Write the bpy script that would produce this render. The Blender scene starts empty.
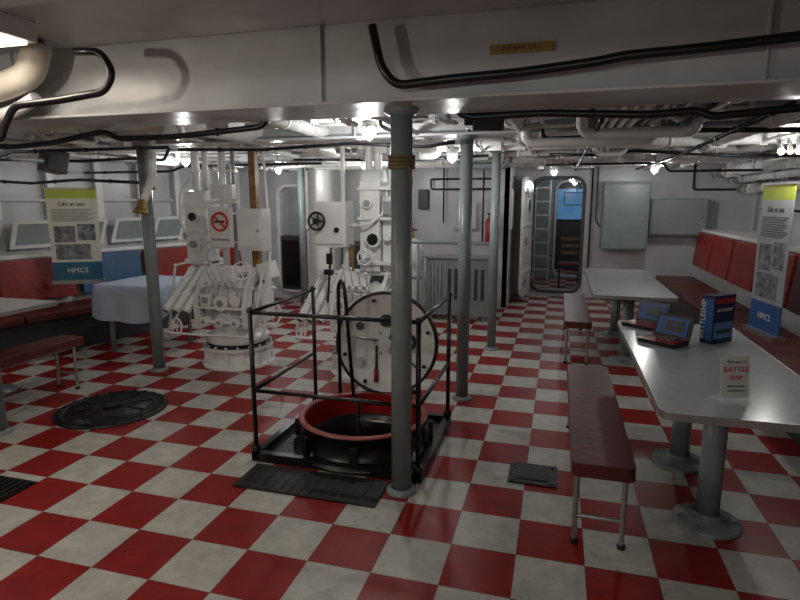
import bpy, bmesh, math, random
from mathutils import Vector, Matrix
random.seed(7)
scene=bpy.context.scene
scene.view_settings.view_transform='Standard'
PI=math.pi
# ------------------------------------------------------------ materials
def mat(name,col,rough=.5,metal=0.,var=.12,ns=6.,bump=.0,bs=60.,emit=None,es=1.,alpha=None,dirt=None):
    m=bpy.data.materials.new(name); m.use_nodes=True
    nt=m.node_tree; N=nt.nodes; L=nt.links; b=N['Principled BSDF']
    tc=N.new('ShaderNodeTexCoord'); no=N.new('ShaderNodeTexNoise'); no.inputs['Scale'].default_value=ns; no.inputs['Detail'].default_value=5
    L.new(tc.outputs['Object'],no.inputs['Vector'])
    cr=N.new('ShaderNodeValToRGB'); cr.color_ramp.elements[0].position=.3; cr.color_ramp.elements[1].position=.7
    d=dirt if dirt else tuple(c*(1-var*2) for c in col)
    cr.color_ramp.elements[0].color=(*d,1); cr.color_ramp.elements[1].color=(*col,1)
    L.new(no.outputs['Fac'],cr.inputs['Fac']); L.new(cr.outputs['Color'],b.inputs['Base Color'])
    b.inputs['Roughness'].default_value=rough; b.inputs['Metallic'].default_value=metal
    if bump>0:
        n2=N.new('ShaderNodeTexNoise'); n2.inputs['Scale'].default_value=bs; L.new(tc.outputs['Object'],n2.inputs['Vector'])
        bp=N.new('ShaderNodeBump'); bp.inputs['Strength'].default_value=bump; bp.inputs['Distance'].default_value=.02
        L.new(n2.outputs['Fac'],bp.inputs['Height']); L.new(bp.outputs['Normal'],b.inputs['Normal'])
    if emit: b.inputs['Emission Color'].default_value=(*emit,1); b.inputs['Emission Strength'].default_value=es
    if alpha is not None: b.inputs['Alpha'].default_value=alpha
    return m
WHITE=mat('white_paint',(.60,.61,.62),.30,0,.10,3,.12,9)
WHITE2=mat('white_enamel',(.80,.80,.79),.25,0,.07,5,.1,14)
CEIL=mat('deckhead_paint',(.56,.57,.58),.30,0,.14,2.5,.2,7)
LAG=mat('pipe_lagging',(.74,.74,.73),.45,0,.12,12,.3,50)
GREYP=mat('grey_green_paint',(.21,.25,.25),.35,0,.08,5,.05,20)
GREYL=mat('light_grey_paint',(.28,.32,.32),.4,0,.08,4)
DGREY=mat('dark_grey_paint',(.04,.045,.05),.45,0,.15,6)
BLACK=mat('black_enamel',(.009,.009,.010),.32,0,.2,8)
BLACKR=mat('black_rubber',(.013,.013,.014),.55,0,.2,20)
DSTEEL=mat('dark_steel_plate',(.022,.022,.024),.38,.5,.3,10,.3,40)
STEEL=mat('steel',(.45,.45,.44),.35,.8,.1,8)
REDC=mat('red_leather',(.26,.016,.012),.42,0,.18,5,.12,25)
MAR=mat('maroon_leather',(.11,.014,.013),.40,0,.18,5,.12,25)
BLUEC=mat('blue_leather',(.03,.10,.22),.45,0,.15,5,.1,25)
REDP=mat('red_paint',(.38,.015,.012),.35,0,.12,8)
BRASS=mat('brass',(.42,.27,.08),.4,.5,.12,12)
TIMBER=mat('varnished_timber',(.30,.17,.07),.4,0,.25,14)
ROPE=mat('rope',(.22,.16,.08),.8,0,.2,40)
PAPER=mat('paper',(.70,.70,.67),.6,0,.02,4)
PAPERB=mat('cream_paper',(.62,.60,.52),.6,0,.03,4)
INK=mat('black_ink',(.02,.02,.02),.6)
REDI=mat('red_ink',(.60,.03,.02),.55)
TEAL=mat('banner_teal',(.02,.12,.20),.5,0,.1,3)
YEL=mat('banner_lime',(.42,.48,.06),.5,0,.05,3)
BBLUE=mat('banner_blue',(.03,.10,.30),.5,0,.1,3)
BGREY=mat('banner_grey',(.40,.42,.44),.5,0,.1,3)
PHOTO=mat('photo_print',(.30,.31,.32),.5,0,.45,18)
NAVY=mat('navy_card',(.012,.03,.10),.35,0,.3,14)
LBLUE=mat('light_blue_print',(.10,.30,.55),.4)
CLOTH=mat('table_cloth',(.36,.41,.50),.8,0,.05,5)
FORM=mat('grey_formica',(.46,.50,.52),.2,0,.05,30)
CREAM=mat('cream_formica',(.52,.52,.50),.25,0,.04,20)
GLASSD=mat('dark_glass',(.01,.012,.015),.08)
ACRY=mat('acrylic',(.85,.88,.88),.08,0,.02,4,alpha=.25)
BULB=mat('lamp_glass',(1,1,.97),.4,0,.02,4,emit=(1,.97,.94),es=32)
DIFF=mat('lamp_diffuser',(1,.95,.85),.5,0,.02,4,emit=(1,.86,.66),es=3)
BULBR=mat('red_lamp_glass',(.6,.1,.08),.3,0,.02,4,emit=(1,.35,.25),es=1.5)
SCREEN=mat('display_panel',(.1,.3,.5),.3,0,.3,5,emit=(.10,.28,.55),es=.35)

def floor_material(name,red,white,dark=1.):
    m=bpy.data.materials.new(name); m.use_nodes=True
    nt=m.node_tree; N=nt.nodes; L=nt.links; b=N['Principled BSDF']
    T=.305
    g=N.new('ShaderNodeNewGeometry')
    ad=N.new('ShaderNodeVectorMath'); ad.operation='ADD'; ad.inputs[1].default_value=(.12+30*T,.02+30*T,T*.5)
    L.new(g.outputs['Position'],ad.inputs[0])
    ck=N.new('ShaderNodeTexChecker'); ck.inputs['Scale'].default_value=1/T
    L.new(ad.outputs[0],ck.inputs['Vector'])
    no=N.new('ShaderNodeTexNoise'); no.inputs['Scale'].default_value=9; no.inputs['Detail'].default_value=8; no.inputs['Roughness'].default_value=.7
    L.new(g.outputs['Position'],no.inputs['Vector'])
    def ramp(c,k):
        r=N.new('ShaderNodeValToRGB'); r.color_ramp.elements[0].position=.3; r.color_ramp.elements[1].position=.65
        r.color_ramp.elements[0].color=(*(x*k for x in c),1); r.color_ramp.elements[1].color=(*c,1)
        L.new(no.outputs['Fac'],r.inputs['Fac']); return r
    r1=ramp(red,.65); r2=ramp(white,.62)
    mx=N.new('ShaderNodeMix'); mx.data_type='RGBA'
    L.new(ck.outputs['Fac'],mx.inputs['Factor']); L.new(r1.outputs['Color'],mx.inputs['A']); L.new(r2.outputs['Color'],mx.inputs['B'])
    sx=N.new('ShaderNodeSeparateXYZ'); L.new(ad.outputs[0],sx.inputs[0])
    outs=[]
    for ax in ('X','Y'):
        a=N.new('ShaderNodeMath'); a.operation='PINGPONG'; a.inputs[1].default_value=T/2; L.new(sx.outputs[ax],a.inputs[0])
        c=N.new('ShaderNodeMath'); c.operation='LESS_THAN'; c.inputs[1].default_value=.0016; L.new(a.outputs[0],c.inputs[0]); outs.append(c)
    mm=N.new('ShaderNodeMath'); mm.operation='MAXIMUM'; L.new(outs[0].outputs[0],mm.inputs[0]); L.new(outs[1].outputs[0],mm.inputs[1])
    ml=N.new('ShaderNodeMath'); ml.operation='MULTIPLY'; ml.inputs[1].default_value=.6; L.new(mm.outputs[0],ml.inputs[0])
    m2=N.new('ShaderNodeMix'); m2.data_type='RGBA'; L.new(ml.outputs[0],m2.inputs['Factor']); L.new(mx.outputs['Result'],m2.inputs['A']); m2.inputs['B'].default_value=(.04,.03,.03,1)
    L.new(m2.outputs['Result'],b.inputs['Base Color'])
    rr=N.new('ShaderNodeMapRange'); rr.inputs['To Min'].default_value=.28; rr.inputs['To Max'].default_value=.52; L.new(no.outputs['Fac'],rr.inputs['Value']); L.new(rr.outputs[0],b.inputs['Roughness'])
    b.inputs['Specular IOR Level'].default_value=.30
    n3=N.new('ShaderNodeTexNoise'); n3.inputs['Scale'].default_value=5; L.new(g.outputs['Position'],n3.inputs['Vector'])
    bp=N.new('ShaderNodeBump'); bp.inputs['Strength'].default_value=.15; bp.inputs['Distance'].default_value=.03; L.new(n3.outputs['Fac'],bp.inputs['Height']); L.new(bp.outputs['Normal'],b.inputs['Normal'])
    return m
FLOOR=floor_material('checker_vinyl',(.26,.010,.007),(.50,.485,.44))

# ------------------------------------------------------------ builder
def rounded(pts,r,n=5):
    P=[Vector(p) for p in pts]; out=[P[0]]
    for i in range(1,len(P)-1):
        a=(P[i-1]-P[i]); b=(P[i+1]-P[i]); k=min(r,a.length*.45,b.length*.45)
        p0=P[i]+a.normalized()*k; p2=P[i]+b.normalized()*k
        for j in range(n+1):
            t=j/n; out.append(p0*(1-t)**2+P[i]*2*t*(1-t)+p2*t*t)
    out.append(P[-1]); return out
class B:
    def __init__(s,name,M=None): s.name=name; s.bm=bmesh.new(); s.mats=[]; s.M=M
    def mi(s,m):
        if m not in s.mats: s.mats.append(m)
        return s.mats.index(m)
    def box(s,c,size,m,rot=(0,0,0)):
        M=Matrix.Translation(c)@Matrix.Rotation(rot[2],4,'Z')@Matrix.Rotation(rot[1],4,'Y')@Matrix.Rotation(rot[0],4,'X')@Matrix.Diagonal((*size,1))
        vs=bmesh.ops.create_cube(s.bm,size=1,matrix=M)['verts']; k=s.mi(m)
        for f in {f for v in vs for f in v.link_faces}: f.material_index=k
        return s
    def bb(s,x0,x1,y0,y1,z0,z1,m): return s.box(((x0+x1)/2,(y0+y1)/2,(z0+z1)/2),(abs(x1-x0),abs(y1-y0),abs(z1-z0)),m)
    def cyl(s,p0,p1,r,m,r2=None,seg=20):
        p0=Vector(p0); p1=Vector(p1); d=p1-p0
        M=Matrix.Translation((p0+p1)/2)@d.to_track_quat('Z','Y').to_matrix().to_4x4()
        vs=bmesh.ops.create_cone(s.bm,cap_ends=True,segments=seg,radius1=r,radius2=r if r2 is None else r2,depth=d.length,matrix=M)['verts']; k=s.mi(m)
        for f in {f for v in vs for f in v.link_faces}: f.material_index=k; f.smooth=len(f.verts)<=4
        return s
    def sph(s,c,r,m,sc=(1,1,1),seg=16):
        vs=bmesh.ops.create_uvsphere(s.bm,u_segments=seg,v_segments=max(6,seg//2),radius=r,matrix=Matrix.Translation(c)@Matrix.Diagonal((*sc,1)))['verts']; k=s.mi(m)
        for f in {f for v in vs for f in v.link_faces}: f.material_index=k; f.smooth=True
        return s
    def tube(s,pts,r,m,seg=8,rc=0.,closed=False):
        P=rounded(pts,rc) if rc>0 else [Vector(p) for p in pts]
        k=s.mi(m); n=len(P); rings=[]; up=None
        for i in range(n):
            if closed: t=(P[(i+1)%n]-P[i-1]).normalized()
            elif i==0: t=(P[1]-P[0]).normalized()
            elif i==n-1: t=(P[-1]-P[-2]).normalized()
            else: t=((P[i+1]-P[i]).normalized()+(P[i]-P[i-1]).normalized()).normalized()
            if up is None: up=t.orthogonal().normalized()
            up=(up-t*up.dot(t)).normalized(); q=t.cross(up)
            rings.append([s.bm.verts.new(P[i]+(up*math.cos(2*PI*j/seg)+q*math.sin(2*PI*j/seg))*r) for j in range(seg)])
        R=n if closed else n-1
        for i in range(R):
            A=rings[i]; C=rings[(i+1)%n]
            for j in range(seg):
                f=s.bm.faces.new((A[j],A[(j+1)%seg],C[(j+1)%seg],C[j])); f.smooth=True; f.material_index=k
        if not closed:
            f=s.bm.faces.new(rings[0][::-1]); f.material_index=k
            f=s.bm.faces.new(rings[-1]); f.material_index=k
        return s
    def ring(s,c,ax,R,r,m,n=32,seg=8):
        q=Vector(ax).to_track_quat('Z','Y')
        return s.tube([Vector(c)+q@Vector((R*math.cos(2*PI*i/n),R*math.sin(2*PI*i/n),0)) for i in range(n)],r,m,seg,closed=True)
    def lathe(s,c,ax,prof,m,seg=32):
        q=Vector(ax).to_track_quat('Z','Y'); k=s.mi(m); rings=[]
        for (r,z) in prof:
            rings.append([s.bm.verts.new(Vector(c)+q@Vector((max(r,.0005)*math.cos(2*PI*j/seg),max(r,.0005)*math.sin(2*PI*j/seg),z))) for j in range(seg)])
        for A,C in zip(rings,rings[1:]):
            for j in range(seg):
                f=s.bm.faces.new((A[j],A[(j+1)%seg],C[(j+1)%seg],C[j])); f.material_index=k; f.smooth=True
        return s
    def gear(s,c,ax,R,t,n,m,hub=True):
        q=Vector(ax).to_track_quat('Z','Y'); c=Vector(c); nn=Vector(ax).normalized()
        s.cyl(c-nn*t/2,c+nn*t/2,R*.9,m,seg=n*2)
        for i in range(n):
            a=2*PI*i/n; p=c+q@Vector((R*.95*math.cos(a),R*.95*math.sin(a),0)); s.cyl(p-nn*t/2,p+nn*t/2,R*PI/n*.45,m,seg=6)
        if hub: s.cyl(c-nn*t,c+nn*t,R*.3,m,seg=14)
        return s
    def plate(s,outer,holes,t,m,fn):
        k=s.mi(m); bm=bmesh.new(); ed=[]
        for loop in [outer]+holes:
            vs=[bm.verts.new((x,y,0)) for x,y in loop]
            ed+=[bm.edges.new((vs[i],vs[(i+1)%len(vs)])) for i in range(len(vs))]
        r=bmesh.ops.triangle_fill(bm,use_beauty=True,edges=ed,normal=(0,0,1))
        fs=[g for g in r['geom'] if isinstance(g,bmesh.types.BMFace)]
        if t:
            e=bmesh.ops.extrude_face_region(bm,geom=fs)
            bmesh.ops.translate(bm,verts=[g for g in e['geom'] if isinstance(g,bmesh.types.BMVert)],vec=(0,0,t))
        mp={}
        for v in bm.verts: mp[v]=s.bm.verts.new(fn(v.co.x,v.co.y,v.co.z))
        for f in bm.faces:
            nf=s.bm.faces.new([mp[v] for v in f.verts]); nf.material_index=k
        bm.free(); return s
    def text(s,txt,size,M,m,align='CENTER',ext=.0008):
        cu=bpy.data.curves.new('t','FONT'); cu.body=txt; cu.size=size; cu.align_x=align; cu.extrude=ext; cu.resolution_u=2
        ob=bpy.data.objects.new('t',cu); scene.collection.objects.link(ob)
        dg=bpy.context.evaluated_depsgraph_get(); me=bpy.data.meshes.new_from_object(ob.evaluated_get(dg))
        k=s.mi(m); mp=[s.bm.verts.new(M@v.co) for v in me.vertices]
        for p in me.polygons:
            try: f=s.bm.faces.new([mp[i] for i in p.vertices]); f.material_index=k
            except ValueError: pass
        bpy.data.objects.remove(ob); bpy.data.curves.remove(cu); bpy.data.meshes.remove(me); return s
    def wheel(s,c,ax,R,m,spokes=5,r=.012,hub=.03):
        s.ring(c,ax,R,r,m); q=Vector(ax).to_track_quat('Z','Y'); c=Vector(c)
        for i in range(spokes):
            a=2*PI*i/spokes; s.cyl(c,c+q@Vector((R*math.cos(a),R*math.sin(a),0)),r*.7,m,seg=8)
        n=Vector(ax).normalized(); s.cyl(c-n*.02,c+n*.03,hub,m,seg=12); return s
    def bolts(s,c,ax,R,n,m,r=.012,h=.015):
        q=Vector(ax).to_track_quat('Z','Y'); c=Vector(c); nn=Vector(ax).normalized()
        for i in range(n):
            p=c+q@Vector((R*math.cos(2*PI*i/n),R*math.sin(2*PI*i/n),0)); s.cyl(p,p+nn*h,r,m,seg=6)
        return s
    def done(s,bev=0.,seg=2,recalc=True):
        if s.M is not None: s.bm.transform(s.M)
        if recalc: bmesh.ops.recalc_face_normals(s.bm,faces=s.bm.faces[:])
        xs=[v.co for v in s.bm.verts]
        lo=Vector((min(v.x for v in xs),min(v.y for v in xs),min(v.z for v in xs))); hi=Vector((max(v.x for v in xs),max(v.y for v in xs),max(v.z for v in xs)))
        o=Vector(((lo.x+hi.x)/2,(lo.y+hi.y)/2,lo.z)); s.bm.transform(Matrix.Translation(-o))
        me=bpy.data.meshes.new(s.name); s.bm.to_mesh(me); s.bm.free()
        for m in s.mats: me.materials.append(m)
        ob=bpy.data.objects.new(s.name,me); ob.location=o; scene.collection.objects.link(ob)
        if bev>0:
            b=ob.modifiers.new('bevel','BEVEL'); b.width=bev; b.segments=seg; b.limit_method='ANGLE'; b.angle_limit=math.radians(45); b.harden_normals=False
        return ob
def circ(cx,cy,r,n=40): return [(cx+r*math.cos(2*PI*i/n),cy+r*math.sin(2*PI*i/n)) for i in range(n)]
def rrect(x0,x1,y0,y1,r,n=6):
    o=[]
    for cx,cy,a0 in ((x1-r,y1-r,0),(x0+r,y1-r,90),(x0+r,y0+r,180),(x1-r,y0+r,270)):
        for i in range(n+1):
            a=math.radians(a0+90*i/n); o.append((cx+r*math.cos(a),cy+r*math.sin(a)))
    return o
XZ=lambda Y:(lambda x,y,d:(x,Y+d,y))
XY=lambda Z:(lambda x,y,d:(x,y,Z+d))

# ------------------------------------------------------------ camera
cam=bpy.data.cameras.new('camera'); co=bpy.data.objects.new('camera',cam); scene.collection.objects.link(co)
co.location=(0,0,1.62); co.rotation_euler=(math.radians(90-10.0),0,math.radians(15.7)); cam.lens=25.2; cam.sensor_width=36
cam.clip_start=.05; scene.camera=co

# ------------------------------------------------------------ room shell
HX,HY,HR=-1.2,3.37,.40
CZ=2.45
b=B('floor'); b.plate([(-7.6,-2.2),(3,-2.2),(3,14.2),(-7.6,14.2)],[circ(HX,HY,HR-.02)],-.05,FLOOR,XY(0)); b.done()
b=B('ceiling'); b.bb(-7.8,3.1,-2.2,14.2,CZ,CZ+.08,CEIL); b.done()
b=B('wall_rear'); b.bb(-7.8,3.1,-2.3,-2.2,0,CZ,WHITE); b.done()
b=B('wall_front_right'); b.plate([(-.72,0),(2.95,0),(2.95,CZ),(-.72,CZ)],[rrect(-.40,.36,.12,1.98,.16)],.08,WHITE,XZ(9.9))
b.done(.004)
b=B('wall_front_return'); b.bb(-.80,-.72,8.6,9.98,0,CZ,WHITE); b.done()
b=B('wall_front_left'); b.plate([(-7,0),(-.72,0),(-.72,CZ),(-7,CZ)],[rrect(-4.50,-3.98,.15,1.85,.15)],.08,WHITE,XZ(8.6)); b.done(.004)
b=B('wall_right'); b.bb(2.16,2.24,-2.2,9.9,0,1.16,WHITE); b.bb(2.12,2.95,-2.2,9.9,1.16,1.20,WHITE2); b.bb(2.87,2.95,-2.2,9.9,1.2,CZ,WHITE)
for i in range(20):
    y=-1.9+i*.6; b.bb(2.78,2.87,y,y+.02,1.2,CZ,WHITE); b.bb(2.76,2.79,y-.03,y+.05,1.2,CZ,WHITE)
b.bb(2.80,2.87,-2.2,9.9,1.72,1.75,WHITE); b.done()
ang=-math.atan(.25); ML=Matrix.Translation((-5.72,4.4,0))@Matrix.Rotation(ang,4,'Z')
b=B('wall_left',ML); b.bb(-.16,-.08,-7.2,4.6,0,1.0,WHITE); b.bb(-.75,-.04,-7.2,4.6,1.0,1.04,WHITE2); b.bb(-.75,-.67,-7.2,4.6,1.04,CZ,WHITE)
for i in range(19):
    y=-7+i*.62; b.bb(-.67,-.57,y,y+.02,1.04,CZ,WHITE2); b.bb(-.585,-.565,y-.035,y+.055,1.04,CZ,WHITE2)
    b.box((-.40,y+.3,1.24),(.02,.50,.36),WHITE2,(0,.45,0)); b.box((-.385,y+.3,1.24),(.01,.40,.27),GREYL,(0,.45,0))
b.bb(-.67,-.60,-7.2,4.6,1.62,1.65,WHITE); b.done()
b=B('wall_passage'); b.bb(-1.0,-.92,9.98,14.1,0,CZ,GREYL); b.bb(1.35,1.43,9.98,14.1,0,CZ,GREYL); b.bb(-1,1.43,14.02,14.1,0,CZ,DGREY)
b.plate([(-.92,0),(1.35,0),(1.35,CZ),(-.92,CZ)],[rrect(-.05,.75,.1,2.0,.12)],.06,GREYL,XZ(12.2)); b.done()
b=B('wall_side_compartment'); b.bb(-5.2,-5.12,8.68,10.2,0,CZ,WHITE); b.bb(-3.5,-3.42,8.68,10.2,0,CZ,WHITE); b.bb(-5.2,-3.42,10.2,10.28,0,CZ,WHITE); b.bb(-4.8,-3.8,8.9,9.3,0,1.02,DGREY); b.done()
def door_frame(name,x0,x1,z0,z1,Y,m,w=.05,d=.06):
    b=B(name); b.plate(rrect(x0-w,x1+w,z0-w,z1+w,.2),[rrect(x0+.002,x1-.002,z0+.002,z1-.002,.16)],-d,m,XZ(Y-.001)); return b.done(.008)
door_frame('trim_1',-.40,.36,.12,1.98,9.9,DGREY)
door_frame('trim_2',-4.5,-3.98,.15,1.85,8.6,WHITE2)
door_frame('trim_3',-.05,.75,.1,2.0,12.2,WHITE)
Md=Matrix.Translation((-.47,9.78,0))@Matrix.Rotation(math.radians(-97),4,'Z')
b=B('door_1',Md); b.plate(rrect(0,.84,.10,2.0,.15),[],.045,WHITE2,lambda x,y,d:(x,d,y))
b.ring((.42,.05,1.55),(0,1,0),.11,.015,WHITE); b.cyl((.42,.04,1.55),(.42,.06,1.55),.1,GLASSD)
for z in (.35,1.0,1.75):
    for x in (.06,.78): b.cyl((x,.045,z),(x,.09,z),.018,STEEL,seg=8); b.box((x,.09,z),(.025,.02,.16),STEEL,(0,.4,0))
for z in (.5,1.25): b.box((.42,.055,z),(.7,.02,.05),WHITE2)
b.done(.006)
b=B('door_2'); b.bb(-4.47,-4.01,8.52,8.56,.16,1.05,DGREY); b.bb(-4.43,-4.05,8.505,8.52,.22,.98,BLACK); b.cyl((-4.08,8.5,.7),(-4.08,8.44,.7),.02,BRASS); b.done(.006)

# ------------------------------------------------------------ deckhead structure
def beam(y,zb,name='ceiling_beam',w=.16):
    b=B(name); b.bb(-7.4,2.86,y-.01,y+.01,zb,CZ,CEIL); b.bb(-7.4,2.86,y-w/2,y+w/2,zb-.014,zb+.004,WHITE)
    x=-7
    while x<2.7: b.box((x,y-.04,zb+.10),(.012,.07,.19),CEIL); x+=.9
    b.done()
b=B('ceiling_beam'); b.bb(-7.4,2.86,2.66,2.98,2.09,CZ,CEIL); b.bb(-7.4,2.86,2.60,3.04,2.075,2.09,CEIL)
x=-6.85
while x<2.7: b.bb(x,x+.014,2.64,2.66,2.09,CZ,CEIL); x+=1.9
b.done(.003)
beam(4.43,2.13); beam(6.09,2.16); beam(7.75,2.18); beam(9.2,2.2)
beam(1.2,2.15)
for x in (-6.2,-4.9,-3.7,-2.2,-.7,.9,2.0):
    b=B('ceiling_girder'); h=2.26 if x in (-.7,-3.7) else 2.33
    y0=3.0
    b.bb(x-.008,x+.008,y0,9.9 if x>-.72 else 8.6,h,CZ,CEIL); b.bb(x-.06,x+.06,y0,9.9 if x>-.66 else 8.6,h-.01,h,WHITE); b.done()
b=B('ceiling_pipework')
def bands(p0,p1,r,m,step=.42):
    p0=Vector(p0); p1=Vector(p1); d=(p1-p0); L=d.length; d.normalize(); s=.2
    while s<L: b.cyl(p0+d*(s-.012),p0+d*(s+.012),r+.006,m,seg=12); s+=step
def px(x0,x1,y,z,r,m,drop=None):
    b.tube([(x0,y,z),(x1,y,z)],r,m,12)
    if r>.035: bands((x0,y,z),(x1,y,z),r,WHITE2)
    x=x0+.3
    while x<x1: b.bb(x-.012,x+.012,y-r-.012,y+r+.012,z-r-.006,z+r+.006,m); b.bb(x-.006,x+.006,y-.006,y+.006,z,CZ,m); x+=.95
def py(x,y0,y1,z,r,m):
    b.tube([(x,y0,z),(x,y1,z)],r,m,12)
    if r>.035: bands((x,y0,z),(x,y1,z),r,WHITE2)
    y=y0+.3
    while y<y1: b.bb(x-r-.012,x+r+.012,y-.012,y+.012,z-r-.006,z+r+.006,m); b.bb(x-.006,x+.006,y-.006,y+.006,z,CZ,m); y+=1.1
for (y,z,r,m,x0,x1) in [(3.45,2.28,.03,LAG,-6.4,2.2),(3.62,2.22,.018,WHITE2,-3.0,2.4),(3.9,2.24,.06,LAG,-6.8,-.9),(4.12,2.2,.02,WHITE2,-5,2.5),(4.75,2.17,.045,LAG,-6,1.9),(4.95,2.27,.022,GREYL,-3,2.6),
    (5.3,2.16,.03,WHITE2,-6,-1),(5.6,2.16,.06,LAG,-1.8,2.6),(6.3,2.13,.04,WHITE2,-5.5,2.4),(6.7,2.17,.025,LAG,-3.5,2.6),(7.1,2.12,.055,LAG,-5,2.5),(8.0,2.12,.04,WHITE2,-4.9,2.5),(8.35,2.2,.07,LAG,-4.9,2.3)]:
    px(x0,x1,y,z,r,m)
for (x,z,r,m,y0,y1) in [(-6.0,2.18,.05,LAG,3.1,8.4),(-5.3,2.14,.03,WHITE2,3.1,8.2),(-4.5,2.18,.07,LAG,3.1,8.5),(-4.3,2.10,.02,WHITE2,3.1,8.5),(-3.0,2.15,.03,WHITE2,3.1,8.5),(-2.75,2.18,.02,GREYL,3.1,8.5),(-1.9,2.18,.055,LAG,3.1,8.5),(-1.1,2.14,.025,WHITE2,3.1,8.5),
    (-.3,2.14,.035,LAG,3.1,9.8),(-.15,2.18,.02,WHITE2,3.1,9.8),(.25,2.13,.02,WHITE2,3.1,9.8),(.31,2.13,.02,WHITE2,3.1,9.8),(.37,2.13,.02,WHITE2,3.1,9.8),(.43,2.13,.02,WHITE2,3.1,9.8),(1.3,2.14,.055,LAG,3.1,9.8),(1.65,2.12,.02,WHITE2,3.1,9.8),(2.3,2.04,.08,LAG,3.1,9.8),(2.5,1.94,.05,LAG,3.1,9.8),(2.64,1.80,.06,WHITE2,3.4,9.8)]:
    py(x,y0,y1,z,r,m)
rr=random.Random(11)
for i in range(44):
    x=rr.uniform(-5.6,2.2); y=rr.uniform(3.25,7.8); L=rr.uniform(.25,.9); z=rr.uniform(2.02,2.16); r=rr.choice([.012,.016,.024,.035,.045]); m=rr.choice([WHITE2,LAG,GREYL,WHITE2])
    if rr.random()<.5: pts=[(x,y,2.42),(x,y,z),(x+L,y,z),(x+L,y+rr.uniform(-.3,.3),2.42)]
    else: pts=[(x,y,2.42),(x,y,z),(x,y+L,z),(x+rr.uniform(-.3,.3),y+L,2.42)]
    b.tube(pts,r,m,10,rc=.08)
for i in range(16):
    x=rr.uniform(-5.4,2.3); y=rr.uniform(3.3,7.5); z=rr.uniform(2.08,2.2)
    b.box((x,y,z),(rr.uniform(.08,.2),rr.uniform(.08,.2),rr.uniform(.06,.12)),rr.choice([WHITE2,GREYL,WHITE])); b.cyl((x,y,z),(x,y,CZ),.01,WHITE,seg=6)
for i in range(9):
    x=rr.uniform(-5,2.2); y=rr.uniform(3.4,7.5); z=rr.uniform(2.04,2.12); b.cyl((x,y,z),(x,y,2.4),.014,WHITE2,seg=8); b.wheel((x,y,z),(rr.uniform(-.4,.4),rr.uniform(-.4,.4),1),.06,WHITE2,4,.008,.016)
for k in range(12):
    x0=.33+.05*k; pts=[]
    for j in range(12): pts.append((x0+.02*math.sin(j*1.3+k),3.15+j*.13,2.16+.02*math.sin(j*.9+k*2)))
    b.tube(pts,.012,WHITE2 if k%3 else LAG,6)
b.done()
b=B('ventilation_duct'); b.bb(-6.9,-3.4,3.12,3.42,2.16,2.42,WHITE)
for x in (-6,-5,-4): b.bb(x,x+.03,3.10,3.44,2.14,2.43,WHITE)
b.tube([(-3.4,3.27,2.3),(-2.9,3.4,2.24),(-2.6,3.9,2.24),(-2.5,6.5,2.26)],.14,LAG,16,rc=.3); b.done(.006)
b=B('ventilation_duct'); b.bb(.55,.85,4.6,9.6,2.2,2.44,WHITE)
for i in range(6): b.bb(.53,.87,4.65+i*.95,4.68+i*.95,2.18,2.44,WHITE)
b.done(.006)
b=B('ventilation_duct')
for (x,y,z,s) in ((-.25,4.85,2.14,1),(-.25,5.25,2.15,1),(.0,3.75,2.18,.8)):
    b.tube([(x,y,2.4),(x+.06,y,z+.08),(x+.2*s,y,z),(x+.42*s,y,z),(x+.56*s,y,z+.08),(x+.62*s,y,2.4)],.075*s,WHITE2,16,rc=.12)
b.done()
TAN=mat('tan_duct',(.60,.55,.47),.45,0,.15,4)  # tan tint over the whole duct, with mottled tone
b=B('ventilation_duct'); b.tube([(-5.0,2.46,2.20),(-3.0,2.48,2.21),(-2.72,2.48,2.28),(-2.66,2.48,2.44)],.07,TAN,20,rc=.2)
for x in (-4.4,-3.7,-3.1): b.cyl((x,2.465,2.21),(x+.03,2.465,2.21),.08,TAN,seg=24)
b.tube([(-4.6,2.50,2.06),(-2.95,2.52,2.09),(-2.75,2.52,2.17)],.035,LAG,14,rc=.1); b.tube([(-4.6,2.40,2.02),(-3.1,2.42,2.04)],.02,WHITE2,10)
b.done()
def conduit(pts,r=.016,clips=True):
    b=B('cable_conduit'); b.tube(pts,r,BLACK,10,rc=.05)
    for a,c in zip(pts,pts[1:]):
        a=Vector(a); c=Vector(c)
        if (c-a).length>.5:
            n=int((c-a).length/.5)
            for i in range(n):
                p=a.lerp(c,(i+.5)/n); b.cyl(p-(c-a).normalized()*.012,p+(c-a).normalized()*.012,r*1.35,BLACK,seg=10)
    b.done()
conduit([(-.85,2.56,2.40),(-.81,2.56,2.22),(-.74,2.56,2.135),(-.5,2.56,2.15),(-.19,2.56,2.16),(.13,2.56,2.185),(.22,2.56,2.2),(.51,2.56,2.21),(.85,2.56,2.23),(2.4,2.56,2.25)],.02)
conduit([(-2.25,2.30,2.32),(-2.10,2.30,2.31),(-2.04,2.30,2.21),(-2.10,2.30,2.13),(-2.37,2.30,2.105),(-2.66,2.30,2.09),(-2.74,2.30,1.98),(-2.76,2.30,1.935),(-3.15,2.30,1.93)],.018)
conduit([(-5,3.06,2.05),(-3.81,3.06,2.0),(-3.6,3.06,1.98),(-3.25,3.06,2.0),(-2.82,3.06,2.06),(-2.72,3.06,2.01),(-2.3,3.06,2.01),(-1.69,3.06,2.05),(-1.6,3.06,2.2)],.018)
conduit([(-.60,3.1,2.3),(-.55,3.1,2.09),(-.48,3.1,2.06),(-.13,3.1,2.07),(.4,3.1,2.04),(.62,3.1,2.05),(.68,3.1,2.02),(1.11,3.1,2.05),(2.6,3.1,2.07)],.02)
conduit([(-.17,4.3,2.30),(-.14,4.3,2.06),(.5,4.3,2.07),(.62,4.3,2.10),(1.56,4.3,2.07),(2.7,4.3,2.04)],.018)
conduit([(-.12,5.95,2.08),(.5,5.95,2.06),(.65,5.95,2.10),(1.6,5.95,2.03),(2.7,5.95,2.01)],.016)
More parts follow.
